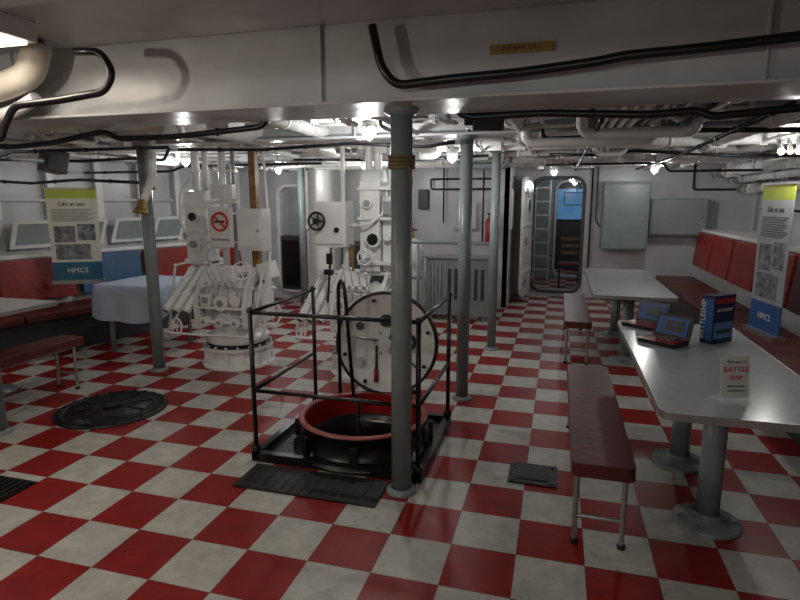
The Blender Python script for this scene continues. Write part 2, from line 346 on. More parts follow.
conduit([(-.2,7.6,2.08),(1.2,7.6,2.08),(1.25,7.6,1.98),(2.7,7.6,1.98)],.016)
conduit([(-6.1,5.0,2.08),(-4.9,5.0,2.04),(-4.25,5.0,2.06),(-3.9,5.0,2.03),(-3.75,5.0,2.3)],.016)
conduit([(-5.9,4.6,1.84),(-5.2,4.6,1.80),(-4.6,4.6,1.83),(-3.76,4.5,1.79)],.015)
conduit([(-5.9,6.0,1.98),(-4.6,6.0,1.98),(-4.4,6.0,2.04),(-2.6,6.0,2.04)],.015)
conduit([(-5.8,3.9,1.98),(-4.9,3.9,1.96),(-4.6,3.9,2.04),(-3.0,3.9,2.04)],.014)
conduit([(-3.2,4.3,2.06),(-2.4,4.3,2.04),(-1.6,4.3,2.07),(-1.0,4.3,2.03),(-.78,4.3,2.06)],.014)
conduit([(-2.9,5.9,2.08),(-1.6,5.9,2.05),(-.72,5.9,2.08)],.014)
conduit([(.72,3.2,2.1),(.72,4.0,2.1),(.66,4.25,2.1)],.014)
conduit([(.20,3.15,2.06),(.20,4.3,2.06),(.20,5.9,2.06),(.2,9.0,2.08)],.014)
conduit([(1.05,3.2,2.08),(1.05,5.9,2.04),(1.05,9.0,2.08)],.014)
conduit([(1.5,3.1,2.3),(1.5,3.1,2.10),(1.5,4.2,2.08),(1.9,4.5,2.08),(1.9,6.5,2.08)],.014)
conduit([(-1.9,8.5,1.95),(-.9,8.5,1.95),(-.9,8.5,1.80),(-1.9,8.5,1.80),(-1.9,8.5,1.95)],.014)
conduit([(-1.7,8.5,2.2),(-1.7,8.5,1.3)],.012); conduit([(-1.1,8.5,2.2),(-1.1,8.5,1.0)],.012)
conduit([(.50,9.84,2.3),(.50,9.84,.5)],.014); conduit([(.58,9.84,2.3),(.58,9.84,1.3),(.66,9.84,1.2)],.010)
conduit([(2.0,9.84,2.2),(2.0,9.84,1.8),(2.7,9.84,1.8)],.016)
b=B('loudspeaker'); b.box((-.46,3.55,2.16),(.20,.16,.22),DGREY,(.2,0,.5)); b.cyl((-.46,3.55,2.2),(-.46,3.55,CZ),.012,STEEL,seg=8); b.box((-.50,3.47,2.14),(.15,.02,.15),BLACK,(.2,0,.5)); b.done(.01)
b=B('loudspeaker'); b.box((-5.05,4.75,2.02),(.26,.2,.22),DGREY,(-.2,0,-.4)); b.cyl((-5.05,4.75,2.05),(-5.05,4.75,CZ),.012,STEEL,seg=8); b.done(.01)
b=B('hull_handrail')
for y in (6.2,7.6): b.tube([(2.72,y,1.50),(2.55,y,1.52),(2.55,y+.9,1.52),(2.72,y+.9,1.50)],.014,BLACK,8,rc=.05)
b.done()
b=B('beam_label_plate'); b.bb(-.33,-.06,2.648,2.662,2.262,2.30,BRASS); b.text('C O M P T   2 4 3',.022,Matrix.Translation((-.195,2.646,2.273))@Matrix.Rotation(PI/2,4,'X'),INK); b.done()

# ------------------------------------------------------------ stanchions
def stanchion(x,y,top,r=.062,rope=False):
    b=B('stanchion'); b.cyl((x,y,0),(x,y,top),r,GREYP,seg=28); b.lathe((x,y,0),(0,0,1),[(r+.03,0),(r+.03,.012),(r+.004,.03)],GREYP); b.lathe((x,y,top),(0,0,-1),[(r+.035,0),(r+.035,.012),(r+.004,.03)],GREYP)
    if rope:
        for i in range(4): b.ring((x,y,1.79+i*.018),(0,0,1),r+.008,.009,ROPE,24,6)
        b.tube([(x+.05,y-.05,1.80),(x+.07,y-.06,1.72),(x+.06,y-.05,1.66)],.007,ROPE,6)
    b.done()
stanchion(-.79,2.84,2.074,.056,True); stanchion(-.71,4.43,2.115,.05); stanchion(-.66,6.09,2.145,.048); stanchion(-3.68,4.43,2.115,.055); stanchion(-3.76,2.84,2.074,.06); stanchion(-3.7,7.75,2.165,.05)

# ------------------------------------------------------------ hatch
b=B('deck_hatch')
b.plate([(-1.80,2.94),(-.70,2.94),(-.70,3.90),(-1.80,3.90)],[circ(HX,HY,HR-.01)],.02,DSTEEL,XY(0))
for (x0,x1,y0,y1) in ((-1.80,-.70,2.94,2.985),(-1.80,-.70,3.855,3.90),(-1.80,-1.755,2.94,3.9),(-.745,-.70,2.94,3.9)): b.bb(x0,x1,y0,y1,.018,.06,BLACK)
b.lathe((HX,HY,0),(0,0,1),[(HR+.07,.02),(HR+.07,.035),(HR+.012,.04),(HR+.012,.19),(HR+.03,.20),(HR+.03,.218)],BLACK,48)
b.lathe((HX,HY,0),(0,0,1),[(HR+.03,.218),(HR+.025,.228),(HR-.005,.228),(HR-.012,.215)],mat('hatch_rim',(.34,.08,.07),.35),48)
b.lathe((HX,HY,0),(0,0,1),[(HR-.012,.22),(HR-.012,.07)],REDP,48)
b.lathe((HX,HY,0),(0,0,1),[(HR-.012,.07),(HR-.03,.06),(HR-.03,-.1),(HR-.03,-.40),(.0,-.40)],BLACK,48)
for i in range(2): b.cyl((HX-.15,HY+.30,.04-i*.25),(HX+.15,HY+.30,.04-i*.25),.012,STEEL,seg=8)
b.bb(HX+.14,HX+.155,HY+.28,HY+.32,-.4,.2,DGREY); b.bb(HX-.155,HX-.14,HY+.28,HY+.32,-.4,.2,DGREY)
for i in range(8):
    a=2*PI*i/8+.2; p=Vector((HX+(HR+.05)*math.cos(a),HY+(HR+.05)*math.sin(a),.12)); b.box(p,(.03,.05,.12),BLACK,(0,0,a))
LC=Vector((-1.18,3.84,.59)); ax=Vector((.05,-1,.10)).normalized(); LR=.385
b.lathe(LC,ax,[(0,-.03),(LR-.05,-.03),(LR,-.01),(LR,.03),(LR-.02,.035)],BLACK,48)
b.lathe(LC,ax,[(LR-.02,.035),(LR-.035,.02),(0,.02)],WHITE2,48)
b.ring(LC+ax*.03,ax,LR-.012,.012,BLACK,48)
def lp(x,z,d=.02):
    r=ax.cross(Vector((0,0,1))).normalized()*-1; u=r.cross(ax)
    return LC+r*(-x if r.x<0 else x)+(u if u.z>0 else -u)*z+ax*d
b.cyl(lp(0,0,.02),lp(0,0,.06),.05,WHITE2); b.bolts(lp(0,0,.02),ax,.085,6,STEEL)
b.cyl(lp(.16,.02,.02),lp(.16,.02,.05),.065,BLACK); b.cyl(lp(.16,.02,.05),lp(.16,.02,.06),.045,WHITE2); b.cyl(lp(-.2,-.15,.02),lp(-.2,-.15,.04),.04,WHITE)
b.cyl(lp(0,.17,.02),lp(0,.17,.06),.045,BLACK,seg=16); b.cyl(lp(-.2,.12,.02),lp(-.2,.12,.04),.03,DGREY)
for a in range(8):
    an=a*PI/4+.3; c=lp((LR-.06)*math.cos(an),(LR-.06)*math.sin(an),.03); b.cyl(c,c+ax*.02,.014,BLACK,seg=8)
for (x0,z0,x1,z1) in ((-.04,.02,-.3,.05),(.04,-.02,.26,-.18),(.03,.04,.12,.3)): b.cyl(lp(x0,z0,.045),lp(x1,z1,.045),.009,STEEL,seg=8)
b.cyl(lp(-.07,-.02,.03),lp(-.07,-.25,.03),.010,DGREY,seg=8); b.cyl(lp(-.07,-.20,.03),lp(-.07,-.29,.03),.018,REDP,seg=8)
for x in (-1.32,-1.02): b.box((x,3.87,.20),(.05,.06,.16),BLACK)
b.cyl((-1.38,3.875,.22),(-.96,3.875,.22),.018,BLACK)
HATCH=b.done()
b=B('hatch_railing'); R=.015
C4=[(-1.78,2.965),(-.725,2.965),(-.725,3.88),(-1.78,3.88)]
for x,y in C4: b.cyl((x,y,.06),(x,y,.96),R,BLACK,seg=10); b.cyl((x,y,.06),(x,y,.10),.028,BLACK,seg=10); b.sph((x,y,.965),.022,BLACK)
for z in (.955,.46):
    b.tube([(C4[0][0],C4[0][1],z),(C4[1][0],C4[1][1],z)],R*.85,BLACK); b.tube([(C4[1][0],C4[1][1],z),(C4[2][0],C4[2][1],z)],R*.85,BLACK); b.tube([(C4[0][0],C4[0][1],z),(C4[3][0],C4[3][1],z)],R*.85,BLACK)
b.tube([(-1.50,3.70,.06),(-1.50,3.70,1.02),(-1.46,3.66,1.08),(-1.42,3.62,1.02),(-1.38,3.66,.22)],.014,BLACK,8,rc=.04)
rl=b.done(); rl.parent=HATCH; rl.location=rl.location-HATCH.location
b=B('hatch_mat'); b.bb(-1.74,-.88,2.62,2.90,0,.012,BLACKR)
for i in range(14): b.bb(-1.72+i*.06,-1.69+i*.06,2.63,2.89,.012,.015,BLACKR)
b.done(.003)
b=B('manhole_cover'); c=(-3.33,3.44,0)
b.lathe(c,(0,0,1),[(.41,0),(.41,.012),(.39,.020),(.35,.020),(.34,.010),(.33,.010),(.32,.028),(.12,.034),(.10,.026),(0,.026)],DSTEEL,48)
b.bolts((c[0],c[1],.020),(0,0,1),.37,24,DSTEEL,.012,.010)
for i in range(8):
    a=i*PI/4; b.box((c[0]+.22*math.cos(a),c[1]+.22*math.sin(a),.034),(.14,.02,.01),DSTEEL,(0,0,a))
b.cyl((c[0],c[1],.03),(c[0],c[1],.045),.06,DSTEEL); b.done()
b=B('deck_plate'); b.bb(-.22,.06,3.10,3.36,0,.010,DSTEEL)
for x,y in ((-.19,3.13),(.03,3.13),(-.19,3.33),(.03,3.33)): b.cyl((x,y,.01),(x,y,.016),.012,DGREY,seg=8)
b.bb(-.17,.01,3.15,3.31,.010,.014,BLACKR); b.done(.003)
b=B('deck_grate'); b.bb(-3.25,-2.86,2.05,2.35,0,.008,DSTEEL)
for i in range(8): b.bb(-3.23+i*.047,-3.205+i*.047,2.07,2.33,.008,.016,BLACK)
b.done()

# ------------------------------------------------------------ ammunition hoists
W=WHITE2
def base(b,cx,cy):
    b.lathe((cx,cy,0),(0,0,1),[(.36,0),(.36,.025),(.315,.035),(.31,.16),(.345,.17),(.345,.205)],W,40)
    b.lathe((cx,cy,0),(0,0,1),[(.335,.205),(.30,.212),(.24,.22),(.24,.235)],DGREY,40)
    b.lathe((cx,cy,0),(0,0,1),[(.30,.235),(.31,.25),(.31,.30),(.25,.33),(.22,.36),(.26,.42),(0,.42)],W,40)
    b.bolts((cx,cy,.205),(0,0,1),.325,18,W,.012,.018); b.bolts((cx,cy,.03),(0,0,1),.34,16,W,.012,.018)
    for i in range(14):
        a=i*2*PI/14; b.box((cx+.32*math.cos(a),cy+.32*math.sin(a),.10),(.04,.014,.13),W,(0,0,a))
def chassis(b,cx,cy,hw,zc):
    ch=[(-.30,.42),(.26,.42),(.26,.76),(.16,.96),(-.06,.98),(-.24,.82),(-.32,.60)]
    for sx in (-hw,hw-.035):
        b.plate(ch,[circ(-.17,.58,.06,16),circ(.15,.58,.06,16),circ(.02,.88,.05,16)],.035,W,lambda x,y,d,sx=sx:(cx+sx+d,cy+x,y))
        for (y,z) in ((-.24,.48),(-.27,.66),(-.20,.78),(-.05,.92),(.12,.92)): b.cyl((cx+sx-.012,cy+y,z),(cx+sx+.047,cy+y,z),.014,W,seg=8)
    b.cyl((cx-hw,cy,zc),(cx+hw,cy,zc),.17,W,seg=32)
    n=5
    for i in range(n):
        x=-hw+.07+i*(2*hw-.14)/(n-1); b.cyl((cx+x-.010,cy,zc),(cx+x+.010,cy,zc),.195,W,seg=32)
    # open tie bars rather than solid covers
    for (y,z) in ((-.27,.60),(-.20,.80),(-.05,.95),(.14,.95),(.22,.74),(-.27,.46)): b.cyl((cx-hw-.06,cy+y,z),(cx+hw+.05,cy+y,z),.016,W,seg=12)
    b.box((cx-.06,cy-.11,.90),(hw*1.1,.18,.025),W,(.75,0,0))
    for x in (-.5,0,.5):
        b.cyl((cx+x*hw*1.2,cy-.33,.47),(cx+x*hw*1.2,cy-.24,.47),.045,W,seg=20); b.bolts((cx+x*hw*1.2,cy-.33,.47),(0,-1,0),.034,6,W,.006,.008); b.cyl((cx+x*hw*1.2,cy-.345,.47),(cx+x*hw*1.2,cy-.33,.47),.018,GREYL,seg=12)
    for i in range(4):
        x=cx-.10+i*.07; b.cyl((x,cy-.27,.84),(x+.01,cy-.36,1.04-.02*i),.008,W,seg=8); b.sph((x+.01,cy-.36,1.05-.02*i),.015,W,seg=10); b.cyl((x-.014,cy-.27,.84),(x+.014,cy-.27,.84),.030,W,seg=14)
    b.cyl((cx+hw,cy,zc),(cx+hw+.05,cy,zc),.15,W,seg=28); b.bolts((cx+hw+.05,cy,zc),(1,0,0),.13,10,W,.010,.010); b.cyl((cx+hw+.05,cy,zc),(cx+hw+.10,cy,zc),.05,W)
    b.box((cx+hw+.10,cy-.09,zc-.02),(.02,.22,.03),W,(.5,0,0)); b.cyl((cx+hw+.10,cy-.18,zc-.07),(cx+hw+.18,cy-.18,zc-.07),.013,W,seg=10)
    b.gear((cx-hw-.03,cy-.05,zc+.02),(1,0,0),.15,.025,28,W)
    b.cyl((cx,cy-.20,zc-.03),(cx,cy-.29,zc-.03),.075,W,seg=24); b.bolts((cx,cy-.29,zc-.03),(0,-1,0),.060,8,W,.007,.010); b.cyl((cx,cy-.30,zc-.03),(cx,cy-.29,zc-.03),.035,GREYL,seg=18)
    b.gear((cx+.16,cy-.28,zc),(0,-1,0),.06,.03,18,W)
    b.box((cx-.16,cy-.26,zc),(.10,.07,.11),W); b.box((cx-.16,cy-.30,zc),(.06,.01,.06),GREYL)
def trays(b,cx,cy,xs,z0,dx=.13):
    for k,x in enumerate(xs):
        p0=Vector((cx+x,cy-.34,z0)); p1=Vector((cx+x+dx,cy-.02,z0+.40)); d=(p1-p0).normalized()
        b.cyl(p0,p1,.040,W,seg=18)
        for t in (.02,.18,.34,.48): b.cyl(p0+d*t,p0+d*(t+.018),.050,W,seg=18)
        b.cyl(p0-d*.01,p0,.026,DGREY,seg=14)
    p0=Vector((cx+xs[0]-.05,cy-.32,z0+.02)); p1=Vector((cx+xs[-1]+.05,cy-.32,z0+.02)); b.cyl(p0,p1,.014,W,seg=10)
    m=(xs[0]+xs[-1])/2+dx*.5; b.box((cx+m,cy-.12,z0+.20),(xs[-1]-xs[0]+.10,.025,.07),W,(-.65,0,0))
def hoist1():
    b=B('ammunition_hoist'); cx,cy=-3.10,4.92
    base(b,cx,cy); chassis(b,cx,cy,.28,.68); trays(b,cx,cy,(-.58,-.47,-.36),.56)
    b.box((cx+.36,cy+.02,.95),(.10,.22,.16),W,(0,-.25,0)); b.box((cx-.36,cy+.12,1.0),(.2,.26,.06),W)
    b.wheel((cx-.50,cy-.30,.40),(-.3,-1,.1),.08,W,5,.010,.022); b.wheel((cx+.46,cy-.14,.54),(1,-.6,0),.11,W,5,.010,.025); b.wheel((cx+.28,cy-.34,.98),(.2,-1,.3),.085,W,5,.009,.02)
    for (p,q2) in (((-.60,-.34,.30),(-.48,-.2,.60)),((-.60,-.34,.34),(-.2,-.34,.34)),((-.2,-.34,.34),(.34,-.30,.34)),((.34,-.30,.34),(.42,-.2,.95)),((.40,-.24,.45),(.48,-.2,1.0)),((-.66,-.2,.36),(-.62,-.1,.98)),((-.62,-.1,.98),(-.3,-.05,1.06))):
        b.cyl((cx+p[0],cy+p[1],p[2]),(cx+q2[0],cy+q2[1],q2[2]),.012,W,seg=8); b.sph((cx+p[0],cy+p[1],p[2]),.019,W,seg=10); b.sph((cx+q2[0],cy+q2[1],q2[2]),.018,W,seg=10)
    b.tube([(cx+.3,cy-.30,.3),(cx+.44,cy-.26,.35),(cx+.48,cy-.2,.8),(cx+.40,cy,1.2),(cx+.36,cy,2.2)],.014,W,8,rc=.1)
    b.bb(cx-.48,cx-.26,cy-.08,cy+.14,1.0,1.62,W)
    for z in (1.02,1.31,1.56): b.bb(cx-.50,cx-.24,cy-.10,cy+.16,z,z+.03,W)
    b.cyl((cx-.48,cy+.03,1.62),(cx-.26,cy+.03,1.62),.11,W,seg=28)
    b.cyl((cx-.42,cy+.05,1.66),(cx-.42,cy+.05,2.4),.04,W,seg=16); b.cyl((cx-.31,cy+.05,1.66),(cx-.31,cy+.05,2.4),.03,W,seg=16)
    for z in (1.9,2.1): b.cyl((cx-.42,cy+.05,z),(cx-.42,cy+.05,z+.03),.055,W,seg=16)
    b.cyl((cx-.14,cy+.08,.98),(cx-.14,cy+.08,2.4),.035,W,seg=16); b.cyl((cx-.03,cy+.10,.98),(cx-.03,cy+.10,2.4),.022,GREYL,seg=14)
    for z in (1.2,1.6,1.9): b.bb(cx-.24,cx+.02,cy+.05,cy+.12,z,z+.025,W)
    b.cyl((cx-.37,cy-.12,1.47),(cx-.37,cy-.08,1.47),.06,W,seg=24); b.cyl((cx-.37,cy-.13,1.47),(cx-.37,cy-.12,1.47),.042,GLASSD,seg=24)
    b.box((cx-.37,cy-.10,1.20),(.14,.05,.12),W); b.cyl((cx-.37,cy-.15,1.20),(cx-.37,cy-.12,1.20),.035,GREYL,seg=18)
    b.bb(cx-.20,cx+.04,cy-.05,cy+.02,1.64,1.78,W); b.cyl((cx-.07,cy-.10,1.71),(cx-.07,cy-.05,1.71),.045,W)
    b.tube([(cx-.50,cy,1.3),(cx-.56,cy-.05,1.4),(cx-.54,cy-.05,1.7),(cx-.44,cy,1.85)],.016,W,8,rc=.08)
    b.wheel((cx-.12,cy-.16,1.18),(0,-1,.2),.08,W,5,.009,.02); b.cyl((cx-.12,cy-.16,1.18),(cx-.12,cy+.06,1.18),.016,W,seg=10)
    b.bb(cx+.20,cx+.27,cy+.0,cy+.07,0.98,2.42,TIMBER)
    b.bb(cx+.17,cx+.44,cy-.20,cy-.04,1.16,1.55,W); b.bb(cx+.19,cx+.42,cy-.215,cy-.20,1.19,1.52,W); b.cyl((cx+.40,cy-.225,1.35),(cx+.40,cy-.21,1.35),.012,STEEL,seg=8)
    b.bb(cx-.11,cx+.15,cy-.235,cy-.225,1.19,1.56,W); b.cyl((cx+.02,cy-.23,1.5),(cx+.02,cy+.1,1.5),.012,W,seg=8)
    b.bb(cx-.09,cx+.13,cy-.245,cy-.235,1.31,1.55,PAPER); b.bb(cx-.09,cx+.13,cy-.245,cy-.235,1.22,1.30,PAPER)
    s0=Vector((cx+.02,cy-.25,1.43)); b.ring(s0,(0,1,0),.082,.012,REDI,32,6); b.bb(s0.x-.06,s0.x+.05,s0.y-.002,s0.y+.003,1.42,1.44,INK); b.cyl(s0+Vector((-.055,-.004,.055)),s0+Vector((.055,-.004,-.055)),.009,REDI,seg=8)
    b.text('NO SMOKING',.030,Matrix.Translation((cx+.02,cy-.247,1.25))@Matrix.Rotation(PI/2,4,'X'),INK)
    b.done(.005)
hoist1()
def hoist2():
    b=B('ammunition_hoist'); cx,cy=-1.74,5.0
    base(b,cx,cy); chassis(b,cx,cy,.25,.68); trays(b,cx,cy,(-.54,-.44,-.34),.53)
    b.bb(cx-.02,cx+.17,cy-.1,cy+.16,.98,1.80,W); b.bb(cx+.18,cx+.30,cy-.04,cy+.14,.98,1.66,W)
    for z in (1.04,1.45,1.72): b.bb(cx-.04,cx+.32,cy-.12,cy+.17,z,z+.03,W)
    b.cyl((cx+.02,cy+.05,1.82),(cx+.02,cy+.05,2.4),.035,W,seg=16); b.cyl((cx+.11,cy+.05,1.82),(cx+.11,cy+.05,2.4),.04,W,seg=16); b.cyl((cx+.24,cy+.05,1.66),(cx+.24,cy+.05,2.4),.03,W)
    b.cyl((cx-.02,cy+.04,1.80),(cx+.17,cy+.04,1.80),.11,W,seg=28)
    b.cyl((cx+.12,cy-.16,1.28),(cx+.12,cy-.1,1.28),.075,W,seg=24); b.cyl((cx+.12,cy-.17,1.28),(cx+.12,cy-.16,1.28),.052,GLASSD,seg=24); b.bolts((cx+.12,cy-.16,1.28),(0,-1,0),.063,8,W,.006,.008)
    b.cyl((cx+.06,cy-.14,1.6),(cx+.06,cy-.1,1.6),.045,W,seg=20); b.cyl((cx+.06,cy-.145,1.6),(cx+.06,cy-.14,1.6),.032,GREYL,seg=20); b.box((cx+.24,cy-.07,1.56),(.08,.06,.12),GREYL); b.cyl((cx+.24,cy-.10,1.3),(cx+.24,cy-.04,1.3),.04,W,seg=18)
    b.tube([(cx+.0,cy-.12,1.40),(cx+.0,cy-.18,1.40),(cx+.1,cy-.18,1.42),(cx+.2,cy-.1,1.5),(cx+.2,cy-.06,1.66)],.012,W,8,rc=.04)
    b.wheel((cx+.06,cy-.2,1.12),(0,-1,.2),.07,W,5,.009,.02); b.cyl((cx+.06,cy-.2,1.12),(cx+.06,cy-.1,1.12),.016,W,seg=10)
    b.bb(cx-.46,cx-.14,cy-.16,cy+.06,1.20,1.62,W); b.bb(cx-.44,cx-.16,cy-.175,cy-.16,1.23,1.59,W)
    b.wheel((cx-.40,cy-.22,1.44),(0,-1,0),.078,BLACK,5,.011,.028); b.cyl((cx-.40,cy-.22,1.44),(cx-.40,cy-.16,1.44),.018,BLACK,seg=10)
    b.cyl((cx-.22,cy-.19,1.36),(cx-.22,cy-.16,1.36),.025,BLACK); b.cyl((cx-.20,cy,.92),(cx-.20,cy,1.2),.03,W); b.cyl((cx-.22,cy,1.62),(cx-.22,cy,2.42),.022,W); b.cyl((cx-.14,cy-.02,1.4),(cx,cy-.02,1.4),.02,W,seg=10)
    b.cyl((cx-.27,cy-.3,.7),(cx-.27,cy-.2,1.2),.012,BLACK,seg=8); b.box((cx-.27,cy-.24,1.10),(.05,.04,.10),BLACK); b.box((cx-.27,cy-.26,.98),(.08,.05,.05),BLACK); b.bb(cx-.14,cx-.11,cy-.05,cy-.02,.95,1.22,TIMBER)
    for (p,q2) in (((-.58,-.34,.32),(-.46,-.2,.58)),((-.58,-.34,.36),(.3,-.32,.36)),((.33,-.3,.4),(.36,-.1,1.2))):
        b.cyl((cx+p[0],cy+p[1],p[2]),(cx+q2[0],cy+q2[1],q2[2]),.012,W,seg=8); b.sph((cx+p[0],cy+p[1],p[2]),.02,W,seg=10)
    b.tube([(cx+.32,cy-.1,.4),(cx+.37,cy-.15,.9),(cx+.37,cy-.05,1.6),(cx+.37,cy,2.3)],.015,W,8,rc=.1)
    b.wheel((cx-.56,cy-.28,.42),(-.6,-1,.2),.08,W,5,.010,.022)
    b.done(.005)
hoist2()
b=B('voice_pipe'); b.tube([(-3.50,4.34,2.25),(-3.52,4.34,1.85),(-3.58,4.31,1.68),(-3.60,4.29,1.62)],.035,WHITE2,14,rc=.1)
b.lathe((-3.60,4.29,1.63),(-.1,-.25,-1),[(.035,0),(.04,.02),(.045,.06),(.06,.10),(.072,.12),(.066,.12),(.04,.07),(0,.06)],BRASS,24); b.bb(-3.66,-3.52,4.35,4.37,1.72,1.75,BRASS); b.done()

# ------------------------------------------------------------ furniture
def table(x0,x1,y0,y1,legs,name='mess_table'):
    b=B(name); b.plate(rrect(x0,x1,y0,y1,.05,5),[],.028,FORM,XY(.722)); b.plate(rrect(x0-.006,x1+.006,y0-.006,y1+.006,.056,5),[rrect(x0,x1,y0,y1,.05,5)],.034,STEEL,XY(.718))
    b.bb(x0+.08,x1-.08,y0+.1,y1-.1,.69,.722,DGREY)
    for (x,y) in legs:
        b.cyl((x,y,0),(x,y,.70),.055,GREYP,seg=24); b.lathe((x,y,0),(0,0,1),[(.16,0),(.16,.015),(.15,.02),(.075,.025),(.06,.06)],GREYP,32); b.bolts((x,y,.02),(0,0,1),.125,6,GREYP,.01,.01); b.cyl((x,y,.66),(x,y,.69),.13,GREYP,seg=24)
    return b.done()
table(.455,1.20,2.44,4.35,[(.80,2.96),(.80,3.66)])
table(.35,1.08,5.50,7.75,[(.72,6.0),(.72,7.2)])
def bench(x0,x1,y0,y1,m=MAR):
    b=B('mess_bench')
    b.plate(rrect(x0,x1,y0,y1,.035,4),[],.06,m,XY(.392)); b.plate(rrect(x0-.003,x1+.003,y0-.003,y1+.003,.037,4),[],.012,m,XY(.386))
    xm0,xm1=x0+.03,x1-.03
    for y in (y0+.10,y1-.10):
        for x in (xm0,xm1): b.cyl((x,y,.0),(x,y,.39),.013,STEEL,seg=12); b.cyl((x,y,0),(x,y,.02),.02,BLACKR,seg=12)
        b.tube([(xm0,y,.14),(xm1,y,.14)],.010,STEEL); b.tube([(xm0,y,.375),(xm1,y,.375)],.012,STEEL)
    for x in (xm0,xm1): b.tube([(x,y0+.1,.375),(x,y1-.1,.375)],.010,STEEL)
    b.done(.012,3)
bench(.11,.385,2.50,4.13); bench(.10,.36,5.65,7.45)
b=B('hull_settee'); b.bb(1.62,2.14,1.0,9.6,0,.36,DGREY); b.bb(1.60,2.14,1.0,9.6,.36,.385,DGREY)
y=1.05
while y<9.4: b.bb(1.52,2.06,y,y+.93,.385,.465,MAR); y+=.95
y=1.05; k=0
while y<9.4:
    b.box((2.08,y+.44,.90),(.09,.88,.50),REDC if k>4 else MAR,(0,.10,0)); y+=.95; k+=1
b.done(.025,3)
b=B('hull_settee',ML); b.bb(.0,.48,-3.5,3.6,0,.36,DGREY); b.bb(.0,.52,-3.5,3.6,.36,.385,DGREY)
cols=[REDC,REDC,REDC,REDC,REDC,BLUEC,REDC,REDC]
for k in range(8):
    y=-3.45+k*.88
    b.bb(.04,.56,y,y+.86,.385,.465,MAR if k<5 else REDC); b.box((.03,y+.42,.76),(.09,.80,.46),cols[k],(0,-.12,0))
b.done(.025,3)
b=B('mess_table'); b.plate(rrect(-5.0,-4.22,2.0,3.88,.05,5),[],.028,CREAM,XY(.722)); b.plate(rrect(-5.006,-4.214,1.994,3.886,.056,5),[rrect(-5.0,-4.22,2.0,3.88,.05,5)],.034,STEEL,XY(.718))
for y in (2.4,3.5): b.cyl((-4.62,y,0),(-4.62,y,.722),.055,GREYP,seg=24); b.lathe((-4.62,y,0),(0,0,1),[(.17,0),(.17,.015),(.075,.025),(.06,.06)],GREYP,32)
b.done()
bench(-4.22,-3.96,2.0,3.86,MAR)
def cloth_table(x0,x1,y0,y1):
    b=B('cloth_covered_table')
    b.bb(x0+.03,x1-.03,y0+.03,y1-.03,.70,.74,CREAM)
    for x in (x0+.1,x1-.1):
        for y in (y0+.1,y1-.1): b.cyl((x,y,0),(x,y,.70),.025,GREYP)
    per=[]; st=.03
    P=[(x0,y0),(x1,y0),(x1,y1),(x0,y1)]
    for i in range(4):
        a=Vector((*P[i],0)); c=Vector((*P[(i+1)%4],0)); n=int((c-a).length/st)
        nn=Vector(((c-a).y,-(c-a).x,0)).normalized()
        for j in range(n): per.append((a.lerp(c,j/n),nn))
    k=b.mi(CLOTH); rows=[]
    for r in range(7):
        z=.752-.055*r; row=[]
        for i,(p,nn) in enumerate(per):
            w=(.022*math.sin(i*.55)+.016*math.sin(i*.23+1))*min(1,r/3)
            row.append(b.bm.verts.new((p.x+nn.x*(w+.012*min(r,1)+.006*r),p.y+nn.y*(w+.012*min(r,1)+.006*r),z-(.06*math.sin(i*.12)+.01*math.sin(i*.4))*(r/6))))
        rows.append(row)
    for A,C in zip(rows,rows[1:]):
        for i in range(len(A)):
            f=b.bm.faces.new((A[i],A[(i+1)%len(A)],C[(i+1)%len(A)],C[i])); f.material_index=k; f.smooth=True
    f=b.bm.faces.new(rows[0]); f.material_index=k
    b.done()
cloth_table(-4.72,-4.0,4.78,5.60)

# ------------------------------------------------------------ things on the table
def gamecase(x,y,rot):
    M=Matrix.Translation((x,y,.752))@Matrix.Rotation(rot,4,'Z')@Matrix.Scale(.74,4); b=B('electronic_game_case',M)
    b.bb(-.16,.16,-.12,.11,0,.035,BLACK); b.bb(-.14,.14,-.10,.09,.035,.038,REDI); b.bb(-.12,.12,-.07,.07,.038,.041,BLACK)
    for i in range(6):
        for j in range(4): b.cyl((-.08+i*.032,-.045+j*.028,.041),(-.08+i*.032,-.045+j*.028,.046),.006,PAPER if (i+j)%2 else REDI,seg=6)
    b.box((0,.135,.125),(.32,.022,.20),BLACK,(-.3,0,0)); b.box((0,.121,.130),(.27,.006,.15),BBLUE,(-.3,0,0)); b.box((.02,.117,.135),(.16,.004,.09),DGREY,(-.3,0,0)); b.box((-.10,.117,.09),(.05,.004,.04),REDI,(-.3,0,0))
    b.done(.004)
gamecase(.66,3.70,-.72); gamecase(.61,4.16,-.72)
Mb=Matrix.Translation((.985,3.84,.752))@Matrix.Rotation(.75,4,'Z'); b=B('board_game_box',Mb)
b.bb(-.10,.10,-.04,.04,0,.30,NAVY); b.bb(-.09,.09,-.042,-.04,.03,.13,LBLUE); b.box((-.101,0,.15),(.002,.07,.26),BBLUE)
b.bb(-.07,.07,-.043,-.042,.06,.085,DGREY); b.text('BATTLESHIP',.028,Matrix.Translation((0,-.0435,.20))@Matrix.Rotation(PI/2,4,'X'),PAPER); b.text('BATTLESHIP',.045,Matrix.Translation((-.103,.015,.15))@Matrix.Rotation(-PI/2,4,'Z')@Matrix.Rotation(PI/2,4,'X')@Matrix.Rotation(PI/2,4,'Z'),PAPER)
b.bb(-.09,.09,-.0425,-.041,.25,.28,REDI); b.done(.002)
Ms=Matrix.Translation((.78,2.64,.753))@Matrix.Rotation(.33,4,'Z'); b=B('tabletop_sign',Ms)
b.box((0,.015,.105),(.135,.004,.205),ACRY,(-.12,0,0)); b.box((0,.019,.112),(.125,.002,.185),PAPERB,(-.12,0,0)); b.bb(-.0675,.0675,-.01,.09,0,.003,ACRY)
